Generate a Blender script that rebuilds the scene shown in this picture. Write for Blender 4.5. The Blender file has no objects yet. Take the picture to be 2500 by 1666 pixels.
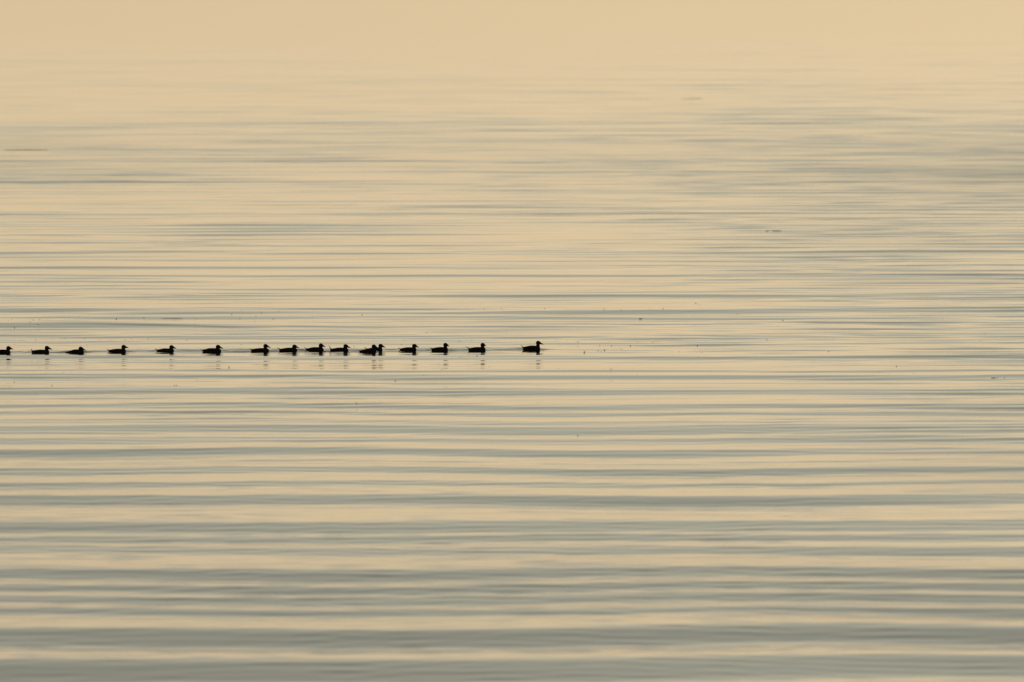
import bpy, bmesh, math, random
import numpy as np
from mathutils import Vector

sc = bpy.context.scene
col = sc.collection
R = math.radians
rng = np.random.default_rng(11)
random.seed(7)

# ------------------------------------------------------------------ camera
PX = 2500.0                    # the photograph is 2500 x 1666
FPX = PX * 500.0 / 36.0        # 500 mm lens in photograph pixels
PITCH = 2.197                  # degrees below the horizon
CAM_H = 12.75
cam = bpy.data.cameras.new('camera')
cam.lens = 500.0
cam.sensor_width = 36.0
cam.clip_start = 1.0
cam.clip_end = 60000.0
cam.dof.use_dof = True
cam.dof.focus_distance = 332.0
cam.dof.aperture_fstop = 2.8
cam_ob = bpy.data.objects.new('camera', cam)
cam_ob.location = (0, 0, CAM_H)
cam_ob.rotation_euler = (R(90 - PITCH), 0, 0)
col.objects.link(cam_ob)
sc.camera = cam_ob

# ------------------------------------------------------------------ sky
SUN_EL, SUN_AZ = 3.0, 7.0
world = bpy.data.worlds.new('World')
sc.world = world
world.use_nodes = True
nt = world.node_tree
bg = nt.nodes['Background']
sky = nt.nodes.new('ShaderNodeTexSky')
sky.sky_type = 'NISHITA'
sky.sun_disc = False
sky.sun_elevation = R(SUN_EL)
sky.sun_rotation = R(SUN_AZ)
sky.air_density = 1.0
sky.dust_density = 0.5
sky.ozone_density = 1.5
bg.inputs['Strength'].default_value = 0.1
# low evening mist glowing along the whole horizon, thinning with height
tc = nt.nodes.new('ShaderNodeTexCoord')
sep = nt.nodes.new('ShaderNodeSeparateXYZ')
nt.links.new(tc.outputs['Generated'], sep.inputs[0])


def mth(op, a, b=None, c=None):
    n = nt.nodes.new('ShaderNodeMath')
    n.operation = op
    for i, v in enumerate((a, b, c)):
        if v is None:
            continue
        if isinstance(v, (int, float)):
            n.inputs[i].default_value = v
        else:
            nt.links.new(v, n.inputs[i])
    return n.outputs[0]


up = mth('MAXIMUM', sep.outputs['Z'], 0.0)
ramp = nt.nodes.new('ShaderNodeValToRGB')
ramp.color_ramp.interpolation = 'CARDINAL'
MIST = [(0.00, (.735, .56, .340)), (0.022, (.85, .653, .402)), (0.040, (.925, .727, .455)), (0.060, (.785, .66, .450)),
        (0.083, (.64, .605, .46)), (0.14, (.56, .55, .435)), (0.30, (.47, .485, .41))]
while len(ramp.color_ramp.elements) < len(MIST):
    ramp.color_ramp.elements.new(0.5)
for e, (pos, c) in zip(ramp.color_ramp.elements, MIST):
    e.position = pos
    e.color = (*c, 1)
nt.links.new(up, ramp.inputs['Fac'])
# the mist is a little brighter towards the sun
toward = mth('ADD', mth('MULTIPLY', sep.outputs['X'], math.sin(R(SUN_AZ))), mth('MULTIPLY', sep.outputs['Y'], math.cos(R(SUN_AZ))))
glow = mth('POWER', mth('MAXIMUM', toward, 0.0), 60.0)
glow = mth('MULTIPLY_ADD', glow, 2.4, 8.7)
vs = nt.nodes.new('ShaderNodeVectorMath')
vs.operation = 'SCALE'
nt.links.new(ramp.outputs['Color'], vs.inputs[0])
nt.links.new(glow, vs.inputs['Scale'])
clear = nt.nodes.new('ShaderNodeMapRange')
clear.interpolation_type = 'SMOOTHSTEP'
clear.inputs['From Min'].default_value = 0.25
clear.inputs['From Max'].default_value = 0.65
nt.links.new(up, clear.inputs['Value'])
mix = nt.nodes.new('ShaderNodeMix')
mix.data_type = 'RGBA'
nt.links.new(clear.outputs['Result'], mix.inputs['Factor'])
nt.links.new(vs.outputs['Vector'], mix.inputs['A'])
nt.links.new(sky.outputs['Color'], mix.inputs['B'])
nt.links.new(mix.outputs['Result'], bg.inputs['Color'])

# ------------------------------------------------------------------ sun
sd = Vector((math.sin(R(SUN_AZ)) * math.cos(R(SUN_EL)), math.cos(R(SUN_AZ)) * math.cos(R(SUN_EL)), math.sin(R(SUN_EL))))
sun = bpy.data.lights.new('sun', 'SUN')
sun.energy = 0.5
sun.angle = R(1.0)
sun.color = (1.0, 0.78, 0.52)
sun_ob = bpy.data.objects.new('sun', sun)
sun_ob.rotation_euler = (-sd).to_track_quat('-Z', 'Y').to_euler()
sun_ob.location = (150, 250, 60)
col.objects.link(sun_ob)

# ------------------------------------------------------------------ exposure
sc.view_settings.view_transform = 'Standard'
sc.view_settings.look = 'None'
sc.view_settings.gamma = 1.0
sc.view_settings.exposure = 0.0
sc.view_settings.use_curve_mapping = False


# ------------------------------------------------------------------ helpers
def row_to_y(py):
    """distance along the calm water of a row of the photograph"""
    dep = R(PITCH) + np.arctan((np.asarray(py, float) - 833.0) / FPX)
    return CAM_H / np.tan(dep)


def tag(o, label=None, cat=None, group=None, kind=None):
    if label:
        o['label'] = label
    if cat:
        o['category'] = cat
    if group:
        o['group'] = group
    if kind:
        o['kind'] = kind
    return o


def material(name, base, rough=0.6, spec=0.5, ior=None, noise=None):
    m = bpy.data.materials.new(name)
    m.use_nodes = True
    p = m.node_tree.nodes['Principled BSDF']
    p.inputs['Base Color'].default_value = (*base, 1)
    p.inputs['Roughness'].default_value = rough
    p.inputs['Specular IOR Level'].default_value = spec
    if ior:
        p.inputs['IOR'].default_value = ior
    if noise:
        scale, other = noise
        n = m.node_tree.nodes.new('ShaderNodeTexNoise')
        n.inputs['Scale'].default_value = scale
        n.inputs['Detail'].default_value = 4
        t = m.node_tree.nodes.new('ShaderNodeTexCoord')
        m.node_tree.links.new(t.outputs['Object'], n.inputs['Vector'])
        x = m.node_tree.nodes.new('ShaderNodeMix')
        x.data_type = 'RGBA'
        x.inputs['A'].default_value = (*base, 1)
        x.inputs['B'].default_value = (*other, 1)
        m.node_tree.links.new(n.outputs['Fac'], x.inputs['Factor'])
        m.node_tree.links.new(x.outputs['Result'], p.inputs['Base Color'])
    return m


def sstep(v, a, b):
    t = np.clip((v - a) / (b - a), 0, 1)
    return t * t * (3 - 2 * t)


# ------------------------------------------------------------------ the waves
# fronts of the low swell, as they run towards the shore: (far row, near row, steepness)
BANDS = [
    (392, 397, .7), (418, 423, .6), (443, 447, .6), (468, 473, .9), (500, 503, .7), (520, 523.5, .9), (545, 551, .8),
    (571, 573.5, .7), (594, 597, .7), (612.5, 619, 1.1), (638, 640, .5), (651, 656, .9), (671, 678, 1.1), (694, 695.5, .5),
    (709, 712, .8), (721, 727, 1.0), (755, 766, 1.25), (774, 780, .9), (788, 792, .8), (796, 800, .8), (812, 815, .7),
    (820, 828, 1.2), (835, 843, .8), (852, 856, .45), (869, 878, 1.0), (883, 886, .7), (905, 910, .9), (917, 928, 1.1),
    (935, 938, .8), (948, 953, .6), (954, 967, 1.0), (976, 978, .6), (990, 1003, 1.0), (1011, 1019, 1.2), (1029, 1040, .6),
    (1043, 1064, .9), (1072, 1091, .95), (1101, 1118, 1.15), (1129, 1134, .5), (1144, 1162, 1.15), (1178, 1193, .9),
    (1210, 1235, 1.25), (1246, 1252, .3), (1270, 1299, 1.1), (1306, 1322, 1.0), (1333, 1357, 1.05), (1386, 1412, 1.25),
    (1425, 1443, 1.1), (1451, 1473, 1.0), (1484, 1506, 1.25), (1534, 1577, 1.3), (1609, 1668, 1.35), (1700, 1750, 1.1),
    (1790, 1850, 1.2), (1890, 1960, 1.1),
]
ROWS = np.arange(380.0, 1980.0, 0.2)
prof = np.full(ROWS.shape, -0.26)
for a, b, k in BANDS:
    w = max(0.8, 0.11 * (b - a))
    step = 0.5 * (np.tanh((ROWS - a) / w) - np.tanh((ROWS - b) / w))
    prof = prof * (1 - step) + k * step


def smooth1(a, n):
    k = np.exp(-0.5 * (np.arange(-3 * n, 3 * n + 1) / n) ** 2)
    k /= k.sum()
    return np.convolve(np.pad(a, 3 * n, mode='edge'), k, mode='valid')


prof = prof - 0.30 * smooth1(prof, 300)
# steepness of the swell from far to near, and its height by walking in over the water towards the shore
steep = np.interp(ROWS, [380, 480, 640, 900, 1200, 1500, 1980], [.010, .016, .022, .028, .037, .042, .042])
tan_dep = np.tan(R(PITCH) + np.arctan((ROWS - 833.0) / FPX))
SY, zs = [float(row_to_y(ROWS[0]))], [0.0]
for i in range(1, len(ROWS)):
    t = tan_dep[i]
    sl = max(prof[i] * steep[i] + zs[-1] / 18.0, -0.5 * t)
    dY = -SY[-1] * (t - tan_dep[i - 1]) / (t + sl)
    SY.append(SY[-1] + dY)
    zs.append(zs[-1] + sl * dY)
SY, zs = np.array(SY[::-1]), np.array(zs[::-1])


class Field:
    """smooth random field made of a few long sine waves"""

    def __init__(self, n, lx, ly, seed):
        g = np.random.default_rng(seed)
        self.kx = g.normal(0, 1, n) * 2 * math.pi / lx
        self.ky = g.normal(0, 1, n) * 2 * math.pi / ly
        self.ph = g.uniform(0, 2 * math.pi, n)
        self.a = math.sqrt(2.0 / n)

    def __call__(self, x, y):
        s = 0
        for kx, ky, p in zip(self.kx, self.ky, self.ph):
            s = s + np.sin(kx * x + ky * y + p)
        return s * self.a


class Waves:
    """a directional sea: n sine waves, lengths l0..l1, running at the shore within a spread (degrees)"""

    def __init__(self, n, l0, l1, spread, slope_deg, seed, mean=4.0):
        g = np.random.default_rng(seed)
        lam = np.exp(g.uniform(math.log(l0), math.log(l1), n))
        th = R(mean) + g.normal(0, R(spread), n)
        k = 2 * math.pi / lam
        self.kx, self.ky = -k * np.sin(th), k * np.cos(th)
        self.ph = g.uniform(0, 2 * math.pi, n)
        self.amp = math.tan(R(slope_deg)) * math.sqrt(2.0 / n) / k

    def __call__(self, x, y):
        s = np.zeros(np.broadcast(x, y).shape, np.float32)
        for kx, ky, p, a in zip(self.kx, self.ky, self.ph, self.amp):
            s += (a * np.sin(kx * x + ky * y + p)).astype(np.float32)
        return s


bend = Field(7, 26.0, 60.0, 3)
swell_gain = Field(8, 22.0, 22.0, 4)
puff = Field(10, 26.0, 60.0, 5)
puff2 = Field(10, 20.0, 46.0, 6)
MID = Waves(60, 1.8, 4.5, 6.0, 0.34, 21)
SHORT = Waves(90, 0.75, 1.8, 10.0, 1.0, 22)
FINE = Waves(80, 0.5, 1.1, 34.0, 0.75, 23)
FAR = Waves(90, 1.9, 4.6, 4.5, 0.72, 24, mean=3.0)
LINES = Waves(80, 1.5, 4.0, 4.0, 0.75, 27, mean=3.0)
RUFF = Waves(60, 0.9, 1.7, 24.0, 0.55, 26)
CHOP = Waves(40, 0.45, 1.3, 55.0, 1.6, 25, mean=0)


# the row of ducks, used for their wakes: photograph pixels
#        rear   tail tip        back top       head top        bill tip       breast  waterline
DUCKS = [
    (-19.0, (-24.0, 852.5), (4.0, 853.7), (20.4, 845.4), (31.5, 853.0), 24.0, 861.6),
    (76.2, (74.3, 851.5), (97.0, 854.3), (114.4, 845.2), (127.6, 854.5), 119.3, 861.4),
    (160.5, (158.5, 858.9), (183.0, 853.5), (197.0, 846.8), (210.0, 856.2), 204.5, 861.4),
    (263.6, (259.6, 852.3), (286.0, 852.2), (301.7, 842.9), (313.3, 849.9), 306.6, 859.8),
    (381.6, (377.2, 850.8), (401.0, 851.1), (418.8, 843.1), (430.4, 851.5), 424.4, 858.6),
    (492.4, (488.0, 852.8), (515.0, 850.2), (532.4, 842.2), (545.2, 852.0), 539.4, 858.6),
    (612.4, (609.3, 851.4), (637.0, 850.4), (648.5, 840.4), (660.9, 849.6), 656.3, 857.9),
    (681.2, (675.8, 847.3), (705.0, 849.0), (719.1, 841.6), (730.9, 850.2), 725.4, 857.2),
    (746.0, (741.8, 846.8), (767.9, 847.8), (783.9, 838.9), (794.8, 847.5), 790.2, 856.7),
    (805.7, (802.0, 842.4), (828.7, 848.9), (844.2, 840.7), (856.8, 850.4), 850.0, 857.3),
    (876.7, (873.2, 855.0), (901.5, 851.5), (913.1, 841.5), (923.5, 849.5), 918.7, 860.2),
    (893.5, (889.2, 846.6), (916.0, 848.3), (929.7, 839.9), (941.3, 848.7), 933.6, 856.6),
    (975.5, (971.0, 849.8), (995.5, 848.5), (1012.0, 840.2), (1023.0, 848.7), 1016.5, 856.2),
    (1053.0, (1049.3, 848.4), (1075.0, 848.0), (1088.2, 838.0), (1097.3, 846.4), 1093.5, 856.0),
    (1142.9, (1137.8, 845.4), (1165.0, 848.0), (1179.2, 838.0), (1186.9, 845.6), 1185.7, 856.2),
    (1275.3, (1271.8, 843.0), (1297.5, 844.3), (1314.6, 832.8), (1327.6, 841.8), 1318.9, 853.0),
]
WAKES = []
for d in DUCKS:
    Y = float(row_to_y(d[6]))
    WAKES.append(((d[5] - 1250.0) / FPX * Y, Y))
LINE_X = np.array([w[0] for w in WAKES])
LINE_Y = np.array([w[1] for w in WAKES])
order = np.argsort(LINE_X)


def wake(x, y):
    z = np.zeros(np.broadcast(x, y).shape, np.float32)
    lead = LINE_X.max()
    ly = np.interp(x, LINE_X[order], LINE_Y[order])
    off = y - ly
    behind = sstep(lead - x, -0.05, 0.8)
    band = np.exp(-((off - 0.2) / 0.9) ** 2) * behind
    z += (CHOP(x, y) * band * 1.5).astype(np.float32)
    # the stirred lane swings up to a low shoulder on its far side
    z += (0.010 * np.exp(-((off - 1.1) / 0.55) ** 2) * behind).astype(np.float32)
    # the churned line the birds leave one after another
    path = off - 0.25 - 0.16 * np.sin(x * 1.3 + 0.7) - 0.10 * np.sin(x * 3.1)
    streng = np.clip(0.75 + 0.45 * np.sin(x * 0.9 + 2.0) + 0.35 * np.sin(x * 2.3), 0.15, 1.6)
    z += (0.025 * streng * np.exp(-(path / 0.22) ** 2) * behind).astype(np.float32)
    for wx, wy in WAKES:
        u = wx + 0.05 - x
        v = np.abs(y - wy)
        m = (u > -0.3) & (u < 5) & (v < 3)
        q = v - 0.34 * np.maximum(u, 0) - 0.05
        w = 0.022 * np.exp(-(q / 0.18) ** 2) * np.cos(q * 15.0) * np.exp(-np.maximum(u, 0) / 1.6) * sstep(u, -0.22, 0.0)
        z += np.where(m, w, 0).astype(np.float32)
    return z


def ruffled(x, y, p, p2):
    """cat's paws: a breeze-ruffled lane far out"""
    return np.exp(-((y - 500 - 0.35 * x + 10 * p) / 38) ** 2) * np.clip(0.42 + 0.022 * np.abs(x + 1.5) + 0.15 * p2, 0, 1.1)


def ripple(x, y):
    """how far capillary ripples too small to see roughen the water"""
    p, p2 = puff(x, y), puff2(x, y)
    near = 1 - sstep(y, 215, 330)
    right = sstep(x, 3.0, 13.0) * (1 - sstep(y, 470, 600))
    r = ruffled(x, y, p, p2) * 0.42 + near * np.clip(0.30 + 0.08 * p, 0, 1) + right * np.clip(0.20 + 0.15 * p, 0, 1)
    return np.clip(r, 0, 1)


LOW_Y = float(row_to_y(797.0))     # one steeper wavelet running in beyond the rear birds


def water_z(x, y):
    x = np.asarray(x, float)
    y = np.asarray(y, float)
    sh = 0.42 * bend(x, y) - 0.42 * bend(x * 0 + 1.0, y) + 0.028 * (x - 1.0) * sstep(x, -4, 10)
    gain = np.clip(1.0 + 0.30 * swell_gain(x, y), 0.4, 1.6)
    z = np.interp(y - sh, SY, zs, left=0, right=0) * gain * 0.5 + np.interp(y - sh, SY, zs, left=0, right=0) * 0.5
    inside = sstep(y, 150, 175)
    edge = 1 - sstep(np.abs(x), 70, 120)
    p = puff(x, y)
    p2 = puff2(x, y)
    near = 1 - sstep(y, 225, 320)
    right = sstep(x, 1.0, 11.0) * sstep(y, 245, 320)
    ruff = ruffled(x, y, p, p2)
    far_calm = 1 - sstep(y + 22 * p + 18 * p2 - 1.2 * np.abs(x), 500, 930)
    far_calm = far_calm * (1 - sstep(y, 710, 830))
    rough = np.clip(0.62 + 0.10 * p + 0.08 * p2 - 0.22 * near + 0.5 * right + 0.3 * ruff, 0.1, 2.2)
    rough = rough * far_calm
    z = z * inside + MID(x, y) * (0.45 + 0.45 * rough) * far_calm * (1 - 0.35 * near)
    z = z + SHORT(x, y) * rough
    z = z + FINE(x, y) * (np.clip(rough - 0.25, 0, 2) + 1.6 * near) * (1 - sstep(y, 420, 560))
    z = z + RUFF(x, y) * ruff
    z = z + 0.11 * np.exp(-((y - LOW_Y) / 1.9) ** 2) * (1 - sstep(x, -11.0, -3.0))
    z = z + LINES(x, y) * sstep(y, 290, 380) * (1 - sstep(y, 520, 660)) * far_calm * np.clip(0.9 + 0.10 * p + 0.15 * right, 0.3, 1.5)
    z = z + FAR(x, y) * sstep(y, 450, 540) * far_calm * np.clip(0.9 + 0.08 * p2 + 0.1 * p, 0.25, 2)
    return (z * edge * inside)


def surf(x, y):
    return water_z(x, y) + wake(np.asarray(x, float), np.asarray(y, float))


ys = np.concatenate([
    [-400, -200, -50, 50, 110, 150], np.arange(175, 316, 0.20), np.arange(316, 346, 0.10), np.arange(346, 480, 0.20),
    np.arange(480, 560, 0.26), np.arange(560, 640, 0.34), np.arange(640, 834, 0.42), np.arange(836, 900, 2.0), np.geomspace(905, 26000, 60)])
xi = np.concatenate([np.arange(-14.0, 6.0, 0.20), np.arange(6.0, 18.01, 0.35)])
xs = np.concatenate([-np.geomspace(46, 12000, 40)[::-1], np.arange(-45, -30, 1.0), np.arange(-30, -14.01, 0.5), xi,
                     np.arange(18.5, 30, 0.5), np.arange(30, 45.1, 1.0), np.geomspace(46, 12000, 40)])
NX, NY = len(xs), len(ys)
co = np.zeros((NY, NX, 3), np.float32)
co[..., 0] = xs[None, :]
co[..., 1] = ys[:, None]
core_x = np.where(np.abs(xs) <= 125)[0]
core_y = np.where((ys > 150) & (ys < 900))[0]
cx0, cx1, cy0, cy1 = core_x[0], core_x[-1] + 1, core_y[0], core_y[-1] + 1
GX, GY = np.meshgrid(xs[cx0:cx1], ys[cy0:cy1])
Z = water_z(GX, GY)
wy = (ys[cy0:cy1] > 318) & (ys[cy0:cy1] < 343)
Z[wy] += wake(GX[wy], GY[wy])
co[cy0:cy1, cx0:cx1, 2] = Z
RIP = np.full((NY, NX), 0.15, np.float32)
RIP[cy0:cy1, cx0:cx1] = ripple(GX, GY)
idx = np.arange(NX * NY, dtype=np.int32).reshape(NY, NX)
quads = np.stack([idx[:-1, :-1], idx[:-1, 1:], idx[1:, 1:], idx[1:, :-1]], -1).reshape(-1, 4)
me = bpy.data.meshes.new('water')
me.vertices.add(NX * NY)
me.vertices.foreach_set('co', co.ravel())
me.loops.add(quads.size)
me.loops.foreach_set('vertex_index', quads.ravel())
me.polygons.add(len(quads))
me.polygons.foreach_set('loop_start', np.arange(0, quads.size, 4, dtype=np.int32))
me.polygons.foreach_set('loop_total', np.full(len(quads), 4, np.int32))
me.polygons.foreach_set('use_smooth', np.ones(len(quads), bool))
me.update()
me.validate()
me.attributes.new('ripple', 'FLOAT', 'POINT').data.foreach_set('value', RIP.ravel())
water = bpy.data.objects.new('water', me)
col.objects.link(water)
tag(water, kind='structure')

wm = material('calm_sea_water', (0.006, 0.010, 0.011), rough=0.07, spec=0.5, ior=1.333)
wn = wm.node_tree
p = wn.nodes['Principled BSDF']
t = wn.nodes.new('ShaderNodeTexCoord')
mp = wn.nodes.new('ShaderNodeMapping')
mp.inputs['Scale'].default_value = (0.9, 2.6, 1.0)
n1 = wn.nodes.new('ShaderNodeTexNoise')
n1.inputs['Scale'].default_value = 1.6
n1.inputs['Detail'].default_value = 3.0
bp = wn.nodes.new('ShaderNodeBump')
bp.inputs['Strength'].default_value = 0.5
bp.inputs['Distance'].default_value = 0.004
wn.links.new(t.outputs['Object'], mp.inputs['Vector'])
wn.links.new(mp.outputs['Vector'], n1.inputs['Vector'])
wn.links.new(n1.outputs['Fac'], bp.inputs['Height'])
wn.links.new(bp.outputs['Normal'], p.inputs['Normal'])
at_ = wn.nodes.new('ShaderNodeAttribute')
at_.attribute_name = 'ripple'
rg = wn.nodes.new('ShaderNodeMapRange')
rg.inputs['To Min'].default_value = 0.06
rg.inputs['To Max'].default_value = 0.15
wn.links.new(at_.outputs['Fac'], rg.inputs['Value'])
wn.links.new(rg.outputs['Result'], p.inputs['Roughness'])
me.materials.append(wm)


def hit(px, py):
    """the point of the rippled water seen at a pixel of the photograph"""
    dep = R(PITCH) + math.atan((py - 833.0) / FPX)
    Y0 = CAM_H / math.tan(dep)
    yy = np.arange(Y0 * 0.975, Y0 * 1.025, 0.02)
    xx = (px - 1250.0) / FPX * yy
    zz = surf(xx, yy)
    ray = CAM_H - yy * math.tan(dep)
    below = np.where(ray <= zz)[0]
    i = below[0] if len(below) else len(yy) // 2
    return float(xx[i]), float(yy[i]), float(zz[i])


# ------------------------------------------------------------------ ducks
feather = material('black_brown_plumage', (0.010, 0.007, 0.005), rough=0.85, spec=0.15, noise=(38.0, (0.018, 0.012, 0.009)))
feather2 = material('black_flight_feathers', (0.008, 0.006, 0.005), rough=0.8, spec=0.15, noise=(60.0, (0.015, 0.010, 0.008)))
horn = material('dark_reddish_bill', (0.030, 0.013, 0.006), rough=0.6, spec=0.25, noise=(90.0, (0.018, 0.009, 0.006)))
eye_m = material('dark_eye', (0.004, 0.004, 0.004), rough=0.2)


def loft(bm, rings, cap=True):
    """rings: lists of equally many points, joined to a closed tube"""
    vs = [[bm.verts.new(p) for p in r] for r in rings]
    n = len(vs[0])
    for a, b in zip(vs[:-1], vs[1:]):
        for i in range(n):
            bm.faces.new((a[i], a[(i + 1) % n], b[(i + 1) % n], b[i]))
    if cap:
        bm.faces.new(list(reversed(vs[0])))
        bm.faces.new(vs[-1])


def ell(cx, cz, hx, hz, w, n=14, power=1.0):
    """an upright cross section at cx (a plane across the bird)"""
    return [(cx, w * math.cos(2 * math.pi * i / n), cz + hz * math.sin(2 * math.pi * i / n)) for i in range(n)]


def mesh_obj(name, bm, mat, parent=None, smooth=True):
    bmesh.ops.recalc_face_normals(bm, faces=bm.faces)
    m = bpy.data.meshes.new(name)
    bm.to_mesh(m)
    bm.free()
    for f in m.polygons:
        f.use_smooth = smooth
    m.materials.append(mat)
    o = bpy.data.objects.new(name, m)
    col.objects.link(o)
    if parent is not None:
        o.parent = parent
    return o


def remeshed(o, voxel, iters=3):
    """one continuous skin out of overlapping closed shapes"""
    r = o.modifiers.new('skin', 'REMESH')
    r.mode = 'VOXEL'
    r.voxel_size = voxel
    s = o.modifiers.new('soft', 'SMOOTH')
    s.factor = 0.5
    s.iterations = iters
    bpy.context.view_layer.update()
    ev = o.evaluated_get(bpy.context.evaluated_depsgraph_get())
    m = bpy.data.meshes.new_from_object(ev)
    old = o.data
    mats = list(old.materials)
    o.modifiers.clear()
    o.data = m
    m.name = 'body'
    if not m.materials:
        for k in mats:
            m.materials.append(k)
    for f in m.polygons:
        f.use_smooth = True
    bpy.data.meshes.remove(old)


def make_duck(spec, label):
    rear, tail, back, head, bill, breast, wl = spec
    px = (rear + breast) / 2
    x0, y0, z0 = hit(px, wl)
    s = math.hypot(y0, CAM_H) / FPX          # metres to a pixel at this bird
    root = bpy.data.objects.new('duck', None)
    root.empty_display_size = 0.2
    root.location = (x0, y0, z0)
    col.objects.link(root)
    tag(root, label, 'duck', 'sea ducks swimming in single file')

    def X(u):
        return (u - px) * s

    def H(v):
        return (wl - v) * s
    xr, xb = X(rear), X(breast)
    L = xb - xr
    zb = max(H(back[1]), 0.045)
    xbk = X(back[0])
    hx, hz = X(head[0]), H(head[1])
    tx, tz = X(tail[0]), H(tail[1])
    bx_, bz = X(bill[0]), H(bill[1])
    zr = min(max(0.030, 0.60 * zb), max(0.018, tz * 0.8))

    # body: a boat-shaped hull, back line through the measured points
    def half_width(u):
        return 0.088 * max(0.0, math.sin(math.pi * min(1.0, u * 0.86 + 0.08))) ** 0.62

    hcx, hcz = hx - 0.006, hz - 0.044
    bm = bmesh.new()
    rings = []
    N = 19
    ub = (xbk - xr) / L
    for i in range(N):
        u = i / (N - 1)
        x = xr + L * u
        if u < ub:
            q = u / ub
            top = zr + (zb - zr) * (q * q * (3 - 2 * q)) ** 0.9
        else:
            q = (u - ub) / (1 - ub)
            top = zb * (1 - 0.14 * q * q)
        bot = -0.055 * max(0.0, math.sin(math.pi * min(1.0, u * 0.80 + 0.04))) ** 0.6
        if u < 0.14:
            bot = (zr * 0.35) * (1 - u / 0.14) + bot * (u / 0.14)
        w = half_width(u)
        if u > 0.84:                       # the rounded breast
            f = math.sqrt(max(0.0, 1 - ((u - 0.84) / 0.165) ** 2))
            mid = 0.012
            top = mid + (top - mid) * (0.25 + 0.75 * f)
            bot = mid + (bot - mid) * (0.25 + 0.75 * f)
            w *= 0.25 + 0.75 * f
        cz, hh = (top + bot) / 2, (top - bot) / 2
        ring = []
        for k in range(18):
            a = 2 * math.pi * k / 18
            c, sn = math.cos(a), math.sin(a)
            ring.append((x, w * math.copysign(abs(c) ** 0.85, c), cz + hh * math.copysign(abs(sn) ** 0.9, sn)))
        rings.append(ring)
    loft(bm, rings)
    # neck
    xn = min(hcx, xb - 0.054)
    prev = []
    for q, rx, ry in ((0, .054, .052), (0.30, .045, .044), (0.62, .040, .036), (1, .043, .036)):
        zc = -0.005 + (hcz - 0.006 + 0.005) * q
        xc = xn + (hcx - 0.002 - xn) * q
        prev.append([(xc + rx * math.cos(2 * math.pi * k / 14), ry * math.sin(2 * math.pi * k / 14), zc) for k in range(14)])
    loft(bm, prev)
    # skull, forehead and cheek
    for (ox, oz, ax, ay, az) in ((-.002, 0.0, .051, .039, .046), (.022, -.004, .035, .029, .035), (-.006, -.018, .046, .038, .036)):
        r = bmesh.ops.create_icosphere(bm, subdivisions=3, radius=1.0)
        for v in r['verts']:
            v.co = Vector((hcx + ox + v.co.x * ax, v.co.y * ay, hcz + oz + v.co.z * az))
    body = mesh_obj('body', bm, feather, root)
    remeshed(body, 0.0065, 2)

    # bill: a deep wedge running straight on from the forehead to a rounded tip
    bm = bmesh.new()
    b0x, b0t, b0b = hcx + 0.020, hz - 0.004, hcz - 0.034
    rings = []
    for q in (0, .15, .3, .45, .6, .75, .88, .96, 1.0):
        x = b0x + (bx_ - b0x) * q
        top = b0t + (bz + 0.003 - b0t) * q - 0.004 * math.sin(math.pi * q)
        bot = b0b + (bz - 0.005 - b0b) * (q ** 1.3)
        w = 0.024 - 0.011 * min(1, q * 1.8) + 0.004 * max(0, math.sin(math.pi * (q - .3)))
        if q == 1.0:
            w *= 0.6
            top -= 0.002
        bot = min(bot, top - 0.004)
        rings.append(ell(x, (top + bot) / 2, 0, (top - bot) / 2, w, 12))
    loft(bm, rings)
    mesh_obj('bill', bm, horn, root)

    # tail: stiff pointed feathers
    bm = bmesh.new()
    bxx, bzz = xr + 0.030, zr * 0.72
    d = Vector((tx - bxx, 0, tz - bzz))
    nrm = Vector((-d.z, 0, d.x)).normalized()
    rings = []
    for q, w, h in ((0, .040, .016), (.35, .034, .0105), (.6, .024, .0062), (.85, .012, .0040), (1, .004, .0020)):
        c = Vector((bxx, 0, bzz)) + d * q + nrm * (0.007 * math.sin(math.pi * q)) * (1 if tz > zr else -.5)
        ring = []
        for k in range(10):
            a = 2 * math.pi * k / 10
            pnt = c + Vector((0, w * math.cos(a), 0)) + nrm * (h * math.sin(a))
            ring.append(tuple(pnt))
        rings.append(ring)
    loft(bm, rings)
    mesh_obj('tail', bm, feather2, root)

    # folded wings lying along the flanks
    for side in (-1, 1):
        bm = bmesh.new()
        rings = []
        for q in (0, .12, .3, .5, .7, .88, 1.0):
            u = 0.10 + 0.62 * q
            x = xr + L * u
            wb = half_width(u)
            zc = zr * 0.8 + (zb * 0.52 - zr * 0.8) * min(1, q * 1.6)
            hh = (0.004 + 0.024 * math.sin(math.pi * min(1, q * 0.8 + 0.1))) * (1 if q < 1 else .4)
            th = 0.002 + 0.007 * math.sin(math.pi * min(1, q * 0.8 + .1))
            tilt = 0.35
            ring = []
            for k in range(10):
                a = 2 * math.pi * k / 10
                dy, dz = th * math.cos(a), hh * math.sin(a)
                ring.append((x, side * (wb * 0.93 + dy - dz * tilt), zc + dz))
            rings.append(ring)
        loft(bm, rings)
        mesh_obj('wing', bm, feather2, root)
        bm = bmesh.new()
        bmesh.ops.create_icosphere(bm, subdivisions=2, radius=0.0045)
        for v in bm.verts:
            v.co += Vector((hcx + 0.022, side * 0.0335, hcz + 0.010))
        mesh_obj('eye', bm, eye_m, root)
    return root


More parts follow.
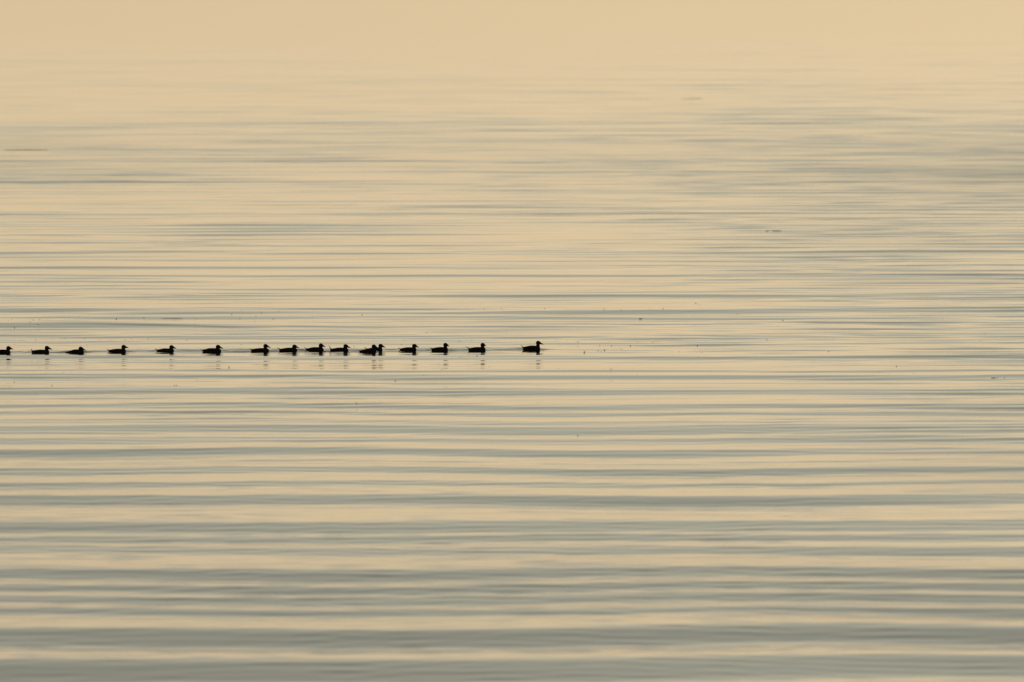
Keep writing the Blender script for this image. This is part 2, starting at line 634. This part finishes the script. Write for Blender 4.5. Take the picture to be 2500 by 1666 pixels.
DUCK_LABELS = [
    'last black duck of the file, its rear cut off by the picture edge',
    'square-rumped black duck second from the tail end of the file',
    'low-lying black duck with drooped head and no raised tail, third from the tail end',
    'black duck fourth from the tail end, bill held level above the water',
    'black duck fifth from the tail end, short tail cocked, wide gaps either side',
    'black duck sixth from the tail end, flat tail point, swimming alone in a gap',
    'large-headed black duck with hunched neck, rearmost of the close bunch of six',
    'low black duck with long thin tail, second in the close bunch of six',
    'black duck with tall neck and cocked tail, third in the close bunch of six',
    'black duck with the steepest spiky tail, just behind the overlapping pair',
    'nearer black duck of the overlapping pair, its bill touching the other bird',
    'farther black duck of the overlapping pair, body half hidden behind its neighbour',
    'slim black duck with upcurved tail, fourth bird behind the leader',
    'black duck two places behind the leader\'s follower, neck upright and tail flat',
    'black duck right behind the leader, head turned so the bill looks short',
    'leading black duck at the head of the file, holding its head highest',
]
DUCK_LABELS[13] = 'black duck third in the file counted from the leader, neck upright'
DUCK_LABELS[12] = 'slim black duck fourth in the file counted from the leader, tail curved upward'
for spec, lab in zip(DUCKS, DUCK_LABELS):
    make_duck(spec, lab)

# ------------------------------------------------------------------ drifting bits on the water
bark = material('wet_bark', (0.055, 0.038, 0.022), rough=0.5, spec=0.4, noise=(30.0, (0.10, 0.07, 0.042)))
leafm = material('sodden_leaf', (0.030, 0.020, 0.011), rough=0.6, spec=0.3, noise=(40.0, (0.055, 0.036, 0.018)))
sparklem = material('white_sparkle', (0.85, 0.85, 0.83), rough=0.35)  # white base colour stands in for glints on the bow waves


stripm = material('dark_brown_strip', (0.012, 0.009, 0.009), rough=0.6, spec=0.3, noise=(30.0, (0.022, 0.017, 0.016)))


def twig(px0, px1, py, thick, label, name='floating_twig', bend_px=0.0, cat='twig', mat=bark):
    """a stick afloat between two columns of a row"""
    xa, ya, za = hit((px0 + px1) / 2, py)
    s = math.hypot(ya, CAM_H) / FPX
    half = (px1 - px0) / 2 * s
    bm = bmesh.new()
    rings = []
    g = random.Random(int(px0 * 7 + py))
    for i in range(13):
        q = i / 12
        x = -half + 2 * half * q
        r = thick * (0.25 + 0.75 * math.sin(math.pi * (0.08 + 0.84 * q)) ** 0.6) * g.uniform(.85, 1.15)
        zc = bend_px * s * math.sin(math.pi * q) + g.uniform(-1, 1) * thick * .15 + thick * 0.25
        yc = g.uniform(-1, 1) * thick * 0.6
        rings.append([(x, yc + r * math.cos(2 * math.pi * k / 8), zc + r * math.sin(2 * math.pi * k / 8)) for k in range(8)])
    loft(bm, rings)
    # a side shoot
    b = -half * g.uniform(-.3, .5)
    rr = thick * 0.45
    loft(bm, [[(b + dx + rr * f * math.cos(2 * math.pi * k / 6), dy, thick * .3 + dz + rr * f * math.sin(2 * math.pi * k / 6)) for k in range(6)]
              for dx, dy, dz, f in ((0, 0, 0, 1), (thick * 2, thick * 2.5, thick * .3, .7), (thick * 4.5, thick * 5, thick * .5, .25))])
    o = mesh_obj(name, bm, mat)
    o.location = (xa, ya, za)
    # lie along the water: follow the local tilt across the picture
    zl = float(surf(xa - half * .7, ya))
    zr_ = float(surf(xa + half * .7, ya))
    o.rotation_euler = (0, -math.atan2(zr_ - zl, 1.4 * half), 0)
    tag(o, label, cat)
    return o


twig(394, 445, 777.5, 0.0045, 'long thin bent twig afloat beyond the fifth duck from the tail end')
twig(1884, 1907, 564, 0.008, 'short dark stick adrift alone on the far water to the upper right', cat='stick', name='floating_stick')
twig(1869, 1878, 564.3, 0.007, 'stub of bark adrift beside the short dark stick', cat='bark', name='floating_bark')
twig(1665, 1716, 241, 0.008, 'pale brown pole adrift on the farthest ripples', cat='pole', name='drifting_pole')
twig(12, 116, 367, 0.015, 'thin dark strip on far water at the upper left edge', cat='log', name='floating_strip', mat=stripm)  # a long dark tapered strip lying along the far water
twig(1560, 1568, 779, 0.010, 'dark insect-sized stick with a faint reflection, between the leader and the right edge', cat='stick', name='floating_stick')
twig(2421, 2431, 923.5, 0.008, 'longer of the bark bits near the right edge', cat='bark', name='floating_bark')
twig(2433, 2438, 923.2, 0.005, 'middle one of the bark bits near the right edge', cat='bark', name='floating_bark')


def speck_mesh(seed, kind):
    g = random.Random(seed)
    bm = bmesh.new()
    if kind == 'leaf':
        # curled little leaf with a stalk
        n = 7
        rows = []
        for i in range(n):
            q = i / (n - 1)
            w = 0.42 * math.sin(math.pi * min(1, q * .92 + .06)) ** .8
            z = 0.25 + 0.35 * (q - .5) ** 2 * 4 * g.uniform(.6, 1.2)
            rows.append([(q - .5, -w, z + .22), (q - .5, 0, z), (q - .5, w, z + .22)])
        for off in (0, -0.08):
            vs = [[bm.verts.new((x, y, z + off)) for x, y, z in r] for r in rows]
            for a, b in zip(vs[:-1], vs[1:]):
                for k in range(2):
                    bm.faces.new((a[k], a[k + 1], b[k + 1], b[k]))
        loft(bm, [[(x + .0, y + .03 * math.cos(2 * math.pi * k / 5), z + .03 * math.sin(2 * math.pi * k / 5)) for k in range(5)]
                  for x, y, z in ((.45, 0, .45), (.62, 0, .62), (.74, .03, .86))])
    else:
        bmesh.ops.create_icosphere(bm, subdivisions=2, radius=0.5)
        ph = [g.uniform(0, 6.28) for _ in range(6)]
        for v in bm.verts:
            c = v.co
            f = 1 + .22 * math.sin(5 * c.x + ph[0]) + .18 * math.sin(6 * c.y + ph[1]) + .16 * math.sin(7 * c.z + ph[2])
            v.co = Vector((c.x * f, c.y * f * .8, c.z * f * .62 + .1))
        # a bristle or husk point
        r = .05
        loft(bm, [[(x + r * f * math.cos(2 * math.pi * k / 5), y + r * f * math.sin(2 * math.pi * k / 5), z) for k in range(5)]
                  for x, y, z, f in ((.1, 0, .3, 1), (.22, .05, .55, .6), (.42, .06, .7, .2))])
    bmesh.ops.recalc_face_normals(bm, faces=bm.faces)
    m = bpy.data.meshes.new('debris_' + kind)
    bm.to_mesh(m)
    bm.free()
    for f in m.polygons:
        f.use_smooth = kind != 'leaf'
    m.materials.append(leafm if kind == 'leaf' else bark)
    return m


SEEDS = [speck_mesh(i, 'seed') for i in range(4)]
LEAVES = [speck_mesh(i + 20, 'leaf') for i in range(3)]
K = 420.0 / 2352.0
TILES = {
    0: [(440, 233, 2.6), (461, 233, 2.2), (405, 262, 2.6), (517, 293, 2.6), (652, 236, 2.4), (193, 342, 3.2), (1583, 217, 2.8),
        (1965, 203, 3), (883, 484, 2.2), (1350, 497, 2.4), (480, 510, 2.4), (320, 517, 2), (1708, 503, 2.2), (1790, 488, 2.4),
        (2022, 483, 2.2), (1523, 511, 1.8), (1460, 457, 1.6), (1185, 575, 2), (703, 1127, 3.6), (926, 1041, 2.4), (445, 943, 1.8),
        (863, 953, 1.8), (515, 806, 2), (190, 1088, 2.6), (498, 1245, 2), (1040, 842, 1.8), (270, 515, 1.8), (190, 530, 1.6),
        (825, 484, 1.6), (1150, 487, 1.8), (973, 933, 1.5), (12, 237, 2), (155, 226, 2), (540, 226, 1.8), (110, 247, 1.8)],
    420: [(812, 160, 2.8), (1217, 127, 3), (953, 107, 2), (1455, 117, 2.2), (1142, 182, 2.4), (1380, 217, 2.4), (1917, 188, 2.2),
          (195, 511, 2.4), (947, 569, 2.2), (775, 880, 4.6), (338, 1057, 2), (1495, 1002, 2), (30, 1128, 2.6), (58, 1128, 3),
          (315, 212, 1.8), (315, 296, 1.8), (925, 212, 2.4)],
    840: [(245, 163, 3.2), (1915, 78, 2.2), (2155, 75, 1.8), (1680, 72, 1.8), (1128, 403, 2.2), (1580, 521, 2), (1737, 505, 2),
          (218, 513, 2.2), (133, 597, 2.2), (785, 569, 2), (1817, 727, 3.2), (1590, 743, 2.4), (1987, 867, 2), (1332, 914, 2.4),
          (1087, 993, 2), (700, 1067, 3.2), (168, 1370, 3.4), (827, 511, 2), (1130, 581, 1.6)],
    1260: [(392, 77, 2.6), (1433, 96, 3.2), (1205, 90, 4), (1835, 83, 2.2), (2010, 80, 3), (1997, 31, 1.6), (845, 538, 4.2),
           (706, 518, 1.8), (555, 518, 1.6), (1275, 528, 1.8), (1145, 583, 2), (1303, 589, 2.6), (1565, 582, 2.6), (1440, 632, 2.8),
           (1210, 642, 3.6), (935, 670, 5), (1125, 663, 4.2), (1165, 663, 2.2), (1665, 537, 2.2), (1867, 539, 2.6), (1903, 527, 1.8),
           (1942, 526, 2.2), (2132, 661, 2.2), (2228, 662, 2.2), (1300, 909, 4), (580, 899, 2), (1658, 973, 1.6), (1297, 1071, 2),
           (602, 585, 1.6), (367, 655, 2), (1420, 608, 1.6)],
    1680: [(105, 12, 3.4), (160, 18, 2.2), (680, 149, 2.2), (1300, 239, 3), (1077, 502, 3), (128, 580, 2.8), (182, 680, 2),
           (1985, 487, 2), (1925, 664, 2.6), (1735, 980, 1.8), (497, 1078, 1.6)],
    2080: [(1813, 410, 2.4), (612, 868, 2.8), (2090, 1023, 2.8), (505, 975, 1.5), (300, 988, 1.5), (370, 950, 1.5), (850, 970, 1.5),
           (2335, 525, 2), (1757, 521, 2)],
}
PTS = [(x0 + x * K, 740 + y * K, w) for x0, l in TILES.items() for x, y, w in l]
PTS += [(1410, 1063.5, 3.0), (1560, 1082, 2.0)]


ORD = ['first', 'second', 'third', 'fourth', 'fifth', 'sixth', 'seventh', 'eighth']


def where(px, py):
    """which bird a drifting bit lies by, in words"""
    if py < 800:
        rel = 'far beyond'
    elif py < 850:
        rel = 'just beyond'
    elif py < 878:
        rel = 'close in front of'
    else:
        rel = 'well in front of'
    if px < 1345:
        i = min(range(len(DUCKS)), key=lambda k: abs((DUCKS[k][0] + DUCKS[k][5]) / 2 - px))
        if i == 0:
            who = 'the last duck'
        elif i == 15:
            who = 'the leading duck'
        elif i < 8:
            who = 'the %s duck from the tail end' % ORD[i]
        else:
            who = 'the %s duck from the leader' % ORD[15 - i]
        return rel + ' ' + who
    side = {'far beyond': 'on far water', 'just beyond': 'beyond its line', 'close in front of': 'in its path',
            'well in front of': 'nearer than its line'}[rel]
    n = (px - 1320) / 52.0
    d = 'one or two lengths' if n < 2.5 else 'three or four lengths' if n < 4.5 else 'five or six lengths' if n < 6.5 else \
        'seven to nine lengths' if n < 9.5 else 'ten to fourteen lengths' if n < 14.5 else 'over fourteen lengths'
    return side + ', ' + d + ' ahead of the leader'


for i, (px, py, w) in enumerate(PTS):
    x, y, z = hit(px, py)
    s = math.hypot(y, CAM_H) / FPX
    leaf = w >= 3.5
    mm = (LEAVES if leaf else SEEDS)[i % (3 if leaf else 4)]
    o = bpy.data.objects.new('floating_leaf' if leaf else 'floating_speck', mm)
    o.location = (x, y, z)
    o.rotation_euler = (0, 0, (random.uniform(-.5, .5) + (math.pi if i % 2 else 0)))
    k = w * s * 0.9
    o.scale = (k, k, k * (0.75 if leaf else 1.0))
    col.objects.link(o)
    if leaf:
        tag(o, 'small curled dark leaf ' + where(px, py), 'leaf', 'leaves adrift around the ducks')
    else:
        size = 'larger dark speck ' if w >= 2.8 else 'faint little speck ' if w < 1.9 else 'small dark speck '
        tag(o, size + where(px, py), 'speck', 'specks adrift around the ducks')

# white beads painted in for the bow-wave sparkle at four birds' breasts
for px, py, who in ((25.2, 859.2, 'last duck of the file'), (307.8, 855.6, 'fourth duck from the tail end'),
                    (849.4, 853.6, 'duck just behind the overlapping pair'), (919.0, 856.8, 'nearer duck of the overlapping pair')):
    x, y, z = hit(px, py + 1.5)
    bm = bmesh.new()
    for dx, dz, r in ((0, .010, .010), (.010, .004, .007), (-.006, .017, .006), (.004, .020, .004)):
        q = bmesh.ops.create_icosphere(bm, subdivisions=2, radius=r)
        for v in q['verts']:
            v.co += Vector((dx, -0.01, dz))
    o = mesh_obj('sparkle_fleck', bm, sparklem)
    o.location = (x, y - 0.10, z)
    tag(o, 'white fleck of painted sparkle at the breast of the ' + who, 'foam', 'sparkle flecks at the breasts of the ducks')
